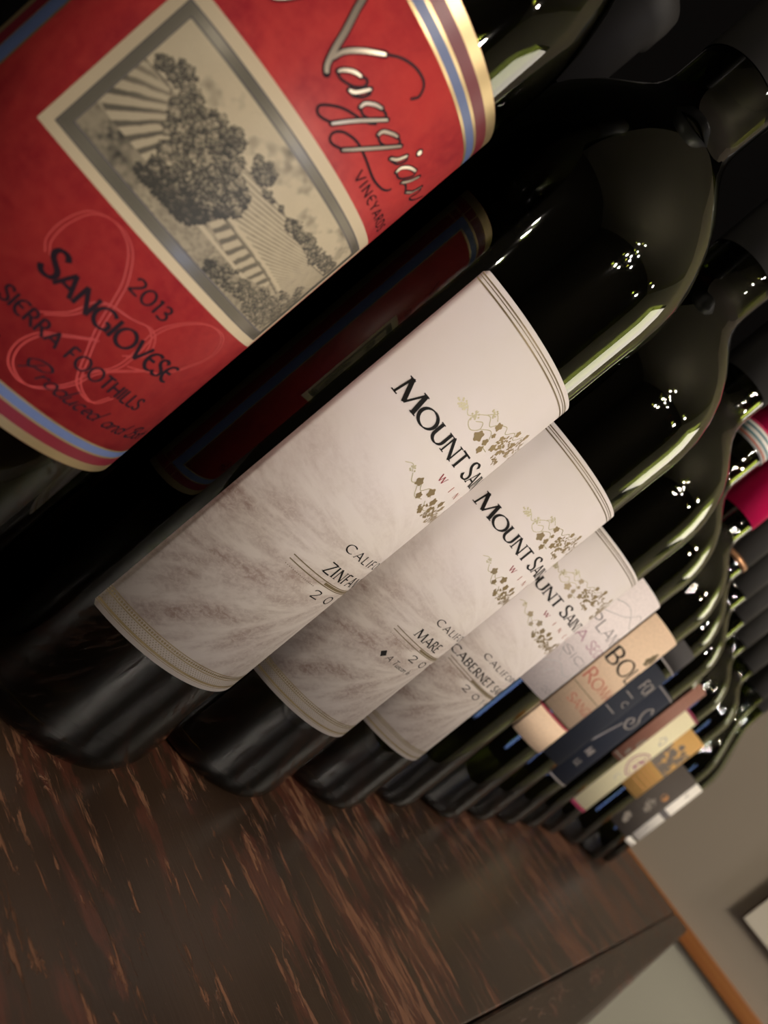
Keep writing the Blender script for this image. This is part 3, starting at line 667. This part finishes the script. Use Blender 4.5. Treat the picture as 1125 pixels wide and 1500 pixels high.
def shared(name, key, M, parent):
    if key not in _mc: _mc[key] = mesh(*MS[key], False, key); _mc[key].materials.append(M)
    o = bpy.data.objects.new(name, _mc[key]); COL.objects.link(o); o.parent = parent; o['kind'] = 'stuff'; return o
def ms_bottle(lab, x, y, da, wine, glass, extra=None, year='2014', zrow=(91.8, 84.0, 76.6)):
    b = bottle(lab, x, y, glass=glass)
    rz = da / 37.5
    l = link('label', MS['sheet'], None, b, rz=rz)
    if not MS['sheet'].materials: MS['sheet'].materials.append(P_MS)
    shared('gold_line', 'lines', GOLD_DK, l); shared('dot_border', 'dots', GOLD_DK, l); shared('gold_vine', 'vine', GOLD, l); shared('gold_tendril', 'tendril', GOLD_PALE, l)
    shared('lettering', 'name', INK, l); shared('red_initial', 'w', INK_RED, l); shared('small_lettering', 'inery', INK_ROSE, l)
    pr = Print(C, .24)
    text(pr, 'CALIFORNIA', 170.2, 209, zrow[0], 2.5, .20, .6, 18, serif=.14, track=.28)
    wd = {'ZINFANDEL': (171.0, 205.0), 'MARE': (168.0, 184.5), 'CABERNET SAUVIGNON': (158.5, 223.0)}[wine]
    text(pr, wine, wd[0], wd[1], zrow[1], 3.5, .20, .62, 18, serif=.15, track=.12)
    text(pr, year, 175.5, 206.5 if False else 203.0, zrow[2], 2.6, .20, .55, 18, serif=.0, track=.5)
    if extra:
        text(pr, extra, 168.0, 184.0, 72.0, 2.2, .12, .6, 30, slant=.25, track=.06)
        pr.poly([(164.6, 72.9), (166.0, 74.4), (167.4, 72.9), (166.0, 71.4)])
    pr.obj('small_lettering', INK, l)
    pr = Print(C, O1)
    hline(pr, 161.0, 218, 83.0 if False else 82.4, .30); hline(pr, 161.0, 218, 81.0, .30); hline(pr, 176.0, 203, 81.7, .8)
    a = 161.4
    while a < 174: pr.disc(a, 79.4, .15, n=5); a += .75
    pr.obj('gold_rule', GOLD_DK, l)
    return b
ms_bottle('wine bottle with large white label reading Zinfandel, second bottle in the front row', 81.8, -4.5, 0, 'ZINFANDEL', GLASS)
ms_bottle('wine bottle with white gold-vine label and small black diamond line, third in the front row', 157.7, -6.2, -6.0, 'MARE', GLASS, 'A T_u_s_c_a_n_ I_n_'.replace('T_', 'T').replace('I_', 'I'))
ms_bottle('wine bottle with white gold-vine label reading Cabernet Sauvignon, fourth in the front row', 236.9, -4.7, -17.0, 'CABERNET SAUVIGNON', GLASS)

# ---------- 5: white label, crimson capsule over a striped collar
b = bottle('wine bottle with pale white label and crimson capsule over a striped collar', 315, 2.5, cap=CAP_PINK, capz=264)
C5 = Cyl(13.85)
link('capsule_collar', lathe([(13.62, 255.5), (13.9, 255.5), (13.9, 265.5), (13.62, 265.5)], 64), WHITE, b)['label'] = 'white collar with teal and red stripes'
for z, M in ((257.2, INK_ROSE), (259.6, TEAL), (262.4, TEAL), (264.9, CAP_PINK)):
    link('capsule_stripe', lathe([(13.91, z - .35), (13.96, z - .35), (13.96, z + .55), (13.91, z + .55)], 64), M, b)
l = label_part(b, C, 136.0, 216, 93.6, 169.3, P_PLAN)
pr = Print(C, O1); text(pr, 'PLANETA', 149.5, 203, 137.0, 6.2, .13, .6, 20, serif=.06); pr.obj('lettering', INK_GREY, l)
pr = Print(C, O1); text(pr, 'LA SEGRETA', 146, 206, 127.4, 5.2, .12, .5, 20); pr.obj('plum_lettering', INK_PINK, l)
pr = Print(C, O1); text(pr, 'SICILIA', 153.5, 199, 118.4, 3.8, .12, .5, 20); text(pr, '2014', 166, 186, 97.5, 2.6, .12); pr.obj('small_lettering', INK_GREY, l)
pr = Print(C, O1)
for q in ([(150, 145), (165, 152), (175, 158), (190, 150)], [(145, 150), (160, 156), (178, 150), (195, 158)], [(152, 108), (160, 113), (170, 110), (182, 114)], [(158, 104), (159, 107), (161, 109)], [(147, 116), (152, 121), (157, 114)]):
    pr.ribbon(smooth(q, 8), .35)
pr.obj('hill_line', CREAM_GREY, l)
# ---------- 6: peach label
b = bottle('wine bottle with peach cream label and plain bright crimson capsule', 394, .9, cap=CAP_PINK, capz=249)
l = label_part(b, C, 144.4, 212, 91.4, 171.0, P_BOL, lab='upper peach label')
pr = Print(C, O1); text(pr, 'BOLLA', 145.6, 200, 133.5, 10.5, .19, .6, 15, serif=.12, track=.08); pr.obj('lettering', INK, l)
pr = Print(C, O1); text(pr, 'ROMAGNA', 146, 204, 117.2, 7.0, .16, .55, 15, serif=.1, big={0}); text(pr, 'SANGIOVESE', 151, 206, 102.4, 5.4, .14, .5, 15, serif=.08); pr.obj('red_lettering', INK_ROSE, l)
pr = Print(C, O1); hline(pr, 144.8, 211, 112.5, .5); leaf(pr, 171.5, 151.5, 4.6, .7); leaf(pr, 176, 153, 3.6, 2.2); leaf(pr, 173, 156, 2.6, 1.2); pr.obj('bronze_crest', GOLD_DK, l)
l2 = label_part(b, C, 144.4, 212, 68.4, 90.4, P_BOL, 'lower_label')
pr = Print(C, O1); pr.rect(144.4, 212, 88.9, 90.4); pr.obj('red_stripe', INK_RED, l2)
# ---------- 7: navy label, small black shoulder label
b = bottle('wine bottle with navy label, grey letters and a small black upper label', 473.2, 4.5, capz=246)
link('capsule_ring', lathe([(13.9, 244.5), (14.1, 244.5), (14.1, 248.5), (13.9, 248.5)], 64), BRONZE, b)['label'] = 'bronze ring under black capsule'
l = label_part(b, C, 143, 214, 66, 158.5, P_NAVY)
pr = Print(C, O1); text(pr, 'FOR', 160.3, 178.5, 140.0, 8.5, .18, .4, 15, serif=.08); text(pr, 'C', 163, 169, 124.0, 4.6, .2, .4, 15); hline(pr, 156, 166, 133.0, .9); hline(pr, 154, 166, 117, .9); pr.obj('lettering', INK_SIL := mat('silver_ink', (.30, .27, .25), .4, .2), l)
l2 = label_part(b, C, 151.5, 206, 163.0, 182, P_DKLBL, 'shoulder_label')
pr = Print(C, O1); hline(pr, 151.6, 205.9, 163.7, 1.3); pr.obj('grey_line', INK_SIL, l2)
# ---------- 8: dark label with curled initial
b = bottle('dark bottle whose navy label shows a pale scroll letter', 552.3, 6)
l = label_part(b, C, 148, 214, 52, 157.5, P_NAVY2)
pr = Print(C, O1); hline(pr, 148.2, 213.8, 155.6, 1.2); hline(pr, 148.2, 213.8, 53.4, 1.2)
pr.ribbon(smooth([(172, 138), (166, 141), (162, 136), (164, 130), (169, 126), (168, 119), (161, 117), (157, 122), (160, 126), (163.5, 123.5), (161.5, 121)], 8), 2.0, rad(30), .5)
pr.ribbon(smooth([(156.5, 118), (154, 108), (150.5, 92)], 6), 1.2)
text(pr, 'MI', 155, 162, 82.5, 6.5, .16); text(pr, 'LE', 156, 163, 71.5, 4.5, .16)
pr.obj('scroll_lettering', INK_SIL, l)
# ---------- 9: dusty pink label
b = bottle('wine bottle with narrow dusty pink brown label and sloping shoulders, ninth in the front row', 631.3, 8, kind='burgundy')
l = label_part(b, C, 156, 214, 95, 186, P_BROWN)
pr = Print(C, O1); leaf(pr, 172, 118, 6, .5); leaf(pr, 168, 106, 4, 1.5); pr.rect(156.5, 213, 98, 99.5); pr.obj('dark_figure', TAUPE_PR, l)
# ---------- 10: ivory label edged crimson
b = bottle('wine bottle with long ivory label edged in crimson, tenth in the front row', 710.3, 6)
l = label_part(b, C, 144, 214, 37, 171, P_CREAM)
pr = Print(C, O1); pr.rect(144, 214, 168, 171); pr.rect(144, 214, 37, 40.5); pr.obj('crimson_edge', mat('crimson_print', (.22, .01, .05), .5), l)
pr = Print(C, O1); pr.ribbon(arc(167, 104, 13.5, 13.5, 0, 360, 40), 1.4); pr.ribbon(arc(167, 104, 10.5, 10.5, 0, 360, 40), .9); leaf(pr, 167, 104, 7.5, .4); pr.obj('seal', INK_PINK, l)
pr = Print(C, O1); pr.ribbon(smooth([(156, 134), (160, 139), (165, 136), (163, 130), (159, 133)], 6), 1.3); text(pr, 'C', 157, 163, 80, 7, .14); pr.obj('grey_ornament', CREAM_GREY, l)
# ---------- 11: ochre label with dark tree
b = bottle('wine bottle with ochre yellow label printed with a dark tree', 789.3, -3, glass=GLASS_B)
l = label_part(b, C, 134, 205, 80, 165, P_OCHRE)
pr = Print(C, O1); pr.rect(134, 205, 115, 118)
r = random.Random(2)
for _ in range(60):
    a, z = 134 + 38 * r.random(), 118 + 30 * r.random() * (1 - abs(r.random() - .5)); leaf(pr, a, z, 2.2 + 2 * r.random(), r.random() * 6)
pr.obj('dark_tree', TAUPE_PR, l)
pr = Print(C, O1)
for z in (108, 103, 98, 92): hline(pr, 142 + (z % 3), 172, z, .9)
pr.obj('small_lettering', ORANGE, l)
# ---------- 12: dark grey label
b = bottle('bottle with dark grey label bearing a small orange dot, beside the farthest bottle', 868.3, -18, kind='burgundy')
l = label_part(b, C, 127, 190, 43.5, 138, P_GREY)
pr = Print(C, O1); pr.disc(155.5, 101.5, 5, 4.2, 14); pr.obj('orange_dot', ORANGE, l)
pr = Print(C, O1); leaf(pr, 149, 86, 6.5, .4); leaf(pr, 152, 80, 5, 1.4); leaf(pr, 143, 60, 4.5, .8); leaf(pr, 146, 55, 3.6, 2); pr.obj('pale_figure', mat('pale_taupe_print', (.23, .20, .16), .5), l)
# ---------- 13: white strips
b = bottle('farthest wine bottle beside the end wall, with a white strip of label', 947.3, -20, kind='burgundy')
l = label_part(b, C, 149, 205, 45.5, 138.5, P_CREAM2)
pr = Print(C, O1); pr.rect(149, 205, 84, 92); text(pr, 'V', 155, 163, 118, 6, .15); text(pr, 'I', 156, 160, 60, 6, .2); pr.obj('grey_mark', INK_GREY, l)
l2 = label_part(b, C, 149, 205, 35, 42.5, P_CREAM2, 'lower_label')
pr = Print(C, O1); pr.rect(164, 200, 38, 39.5); pr.obj('grey_mark', INK_GREY, l2)

# ---------- back row: plain dark bottles showing between the necks
ORD = ['first', 'second', 'third', 'fourth', 'fifth', 'sixth', 'seventh', 'eighth', 'ninth', 'tenth', 'eleventh', 'last']
for k in range(1, 13):
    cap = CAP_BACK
    bottle('dark unlabelled wine bottle, %s from the near end of the back row' % ORD[k - 1], 42 + 79.2 * k, 86 + 3 * math.sin(k * 2.1), kind='bordeaux' if k % 3 != 2 else 'burgundy', cap=cap, capz=245, group='dark bottles in the back row')
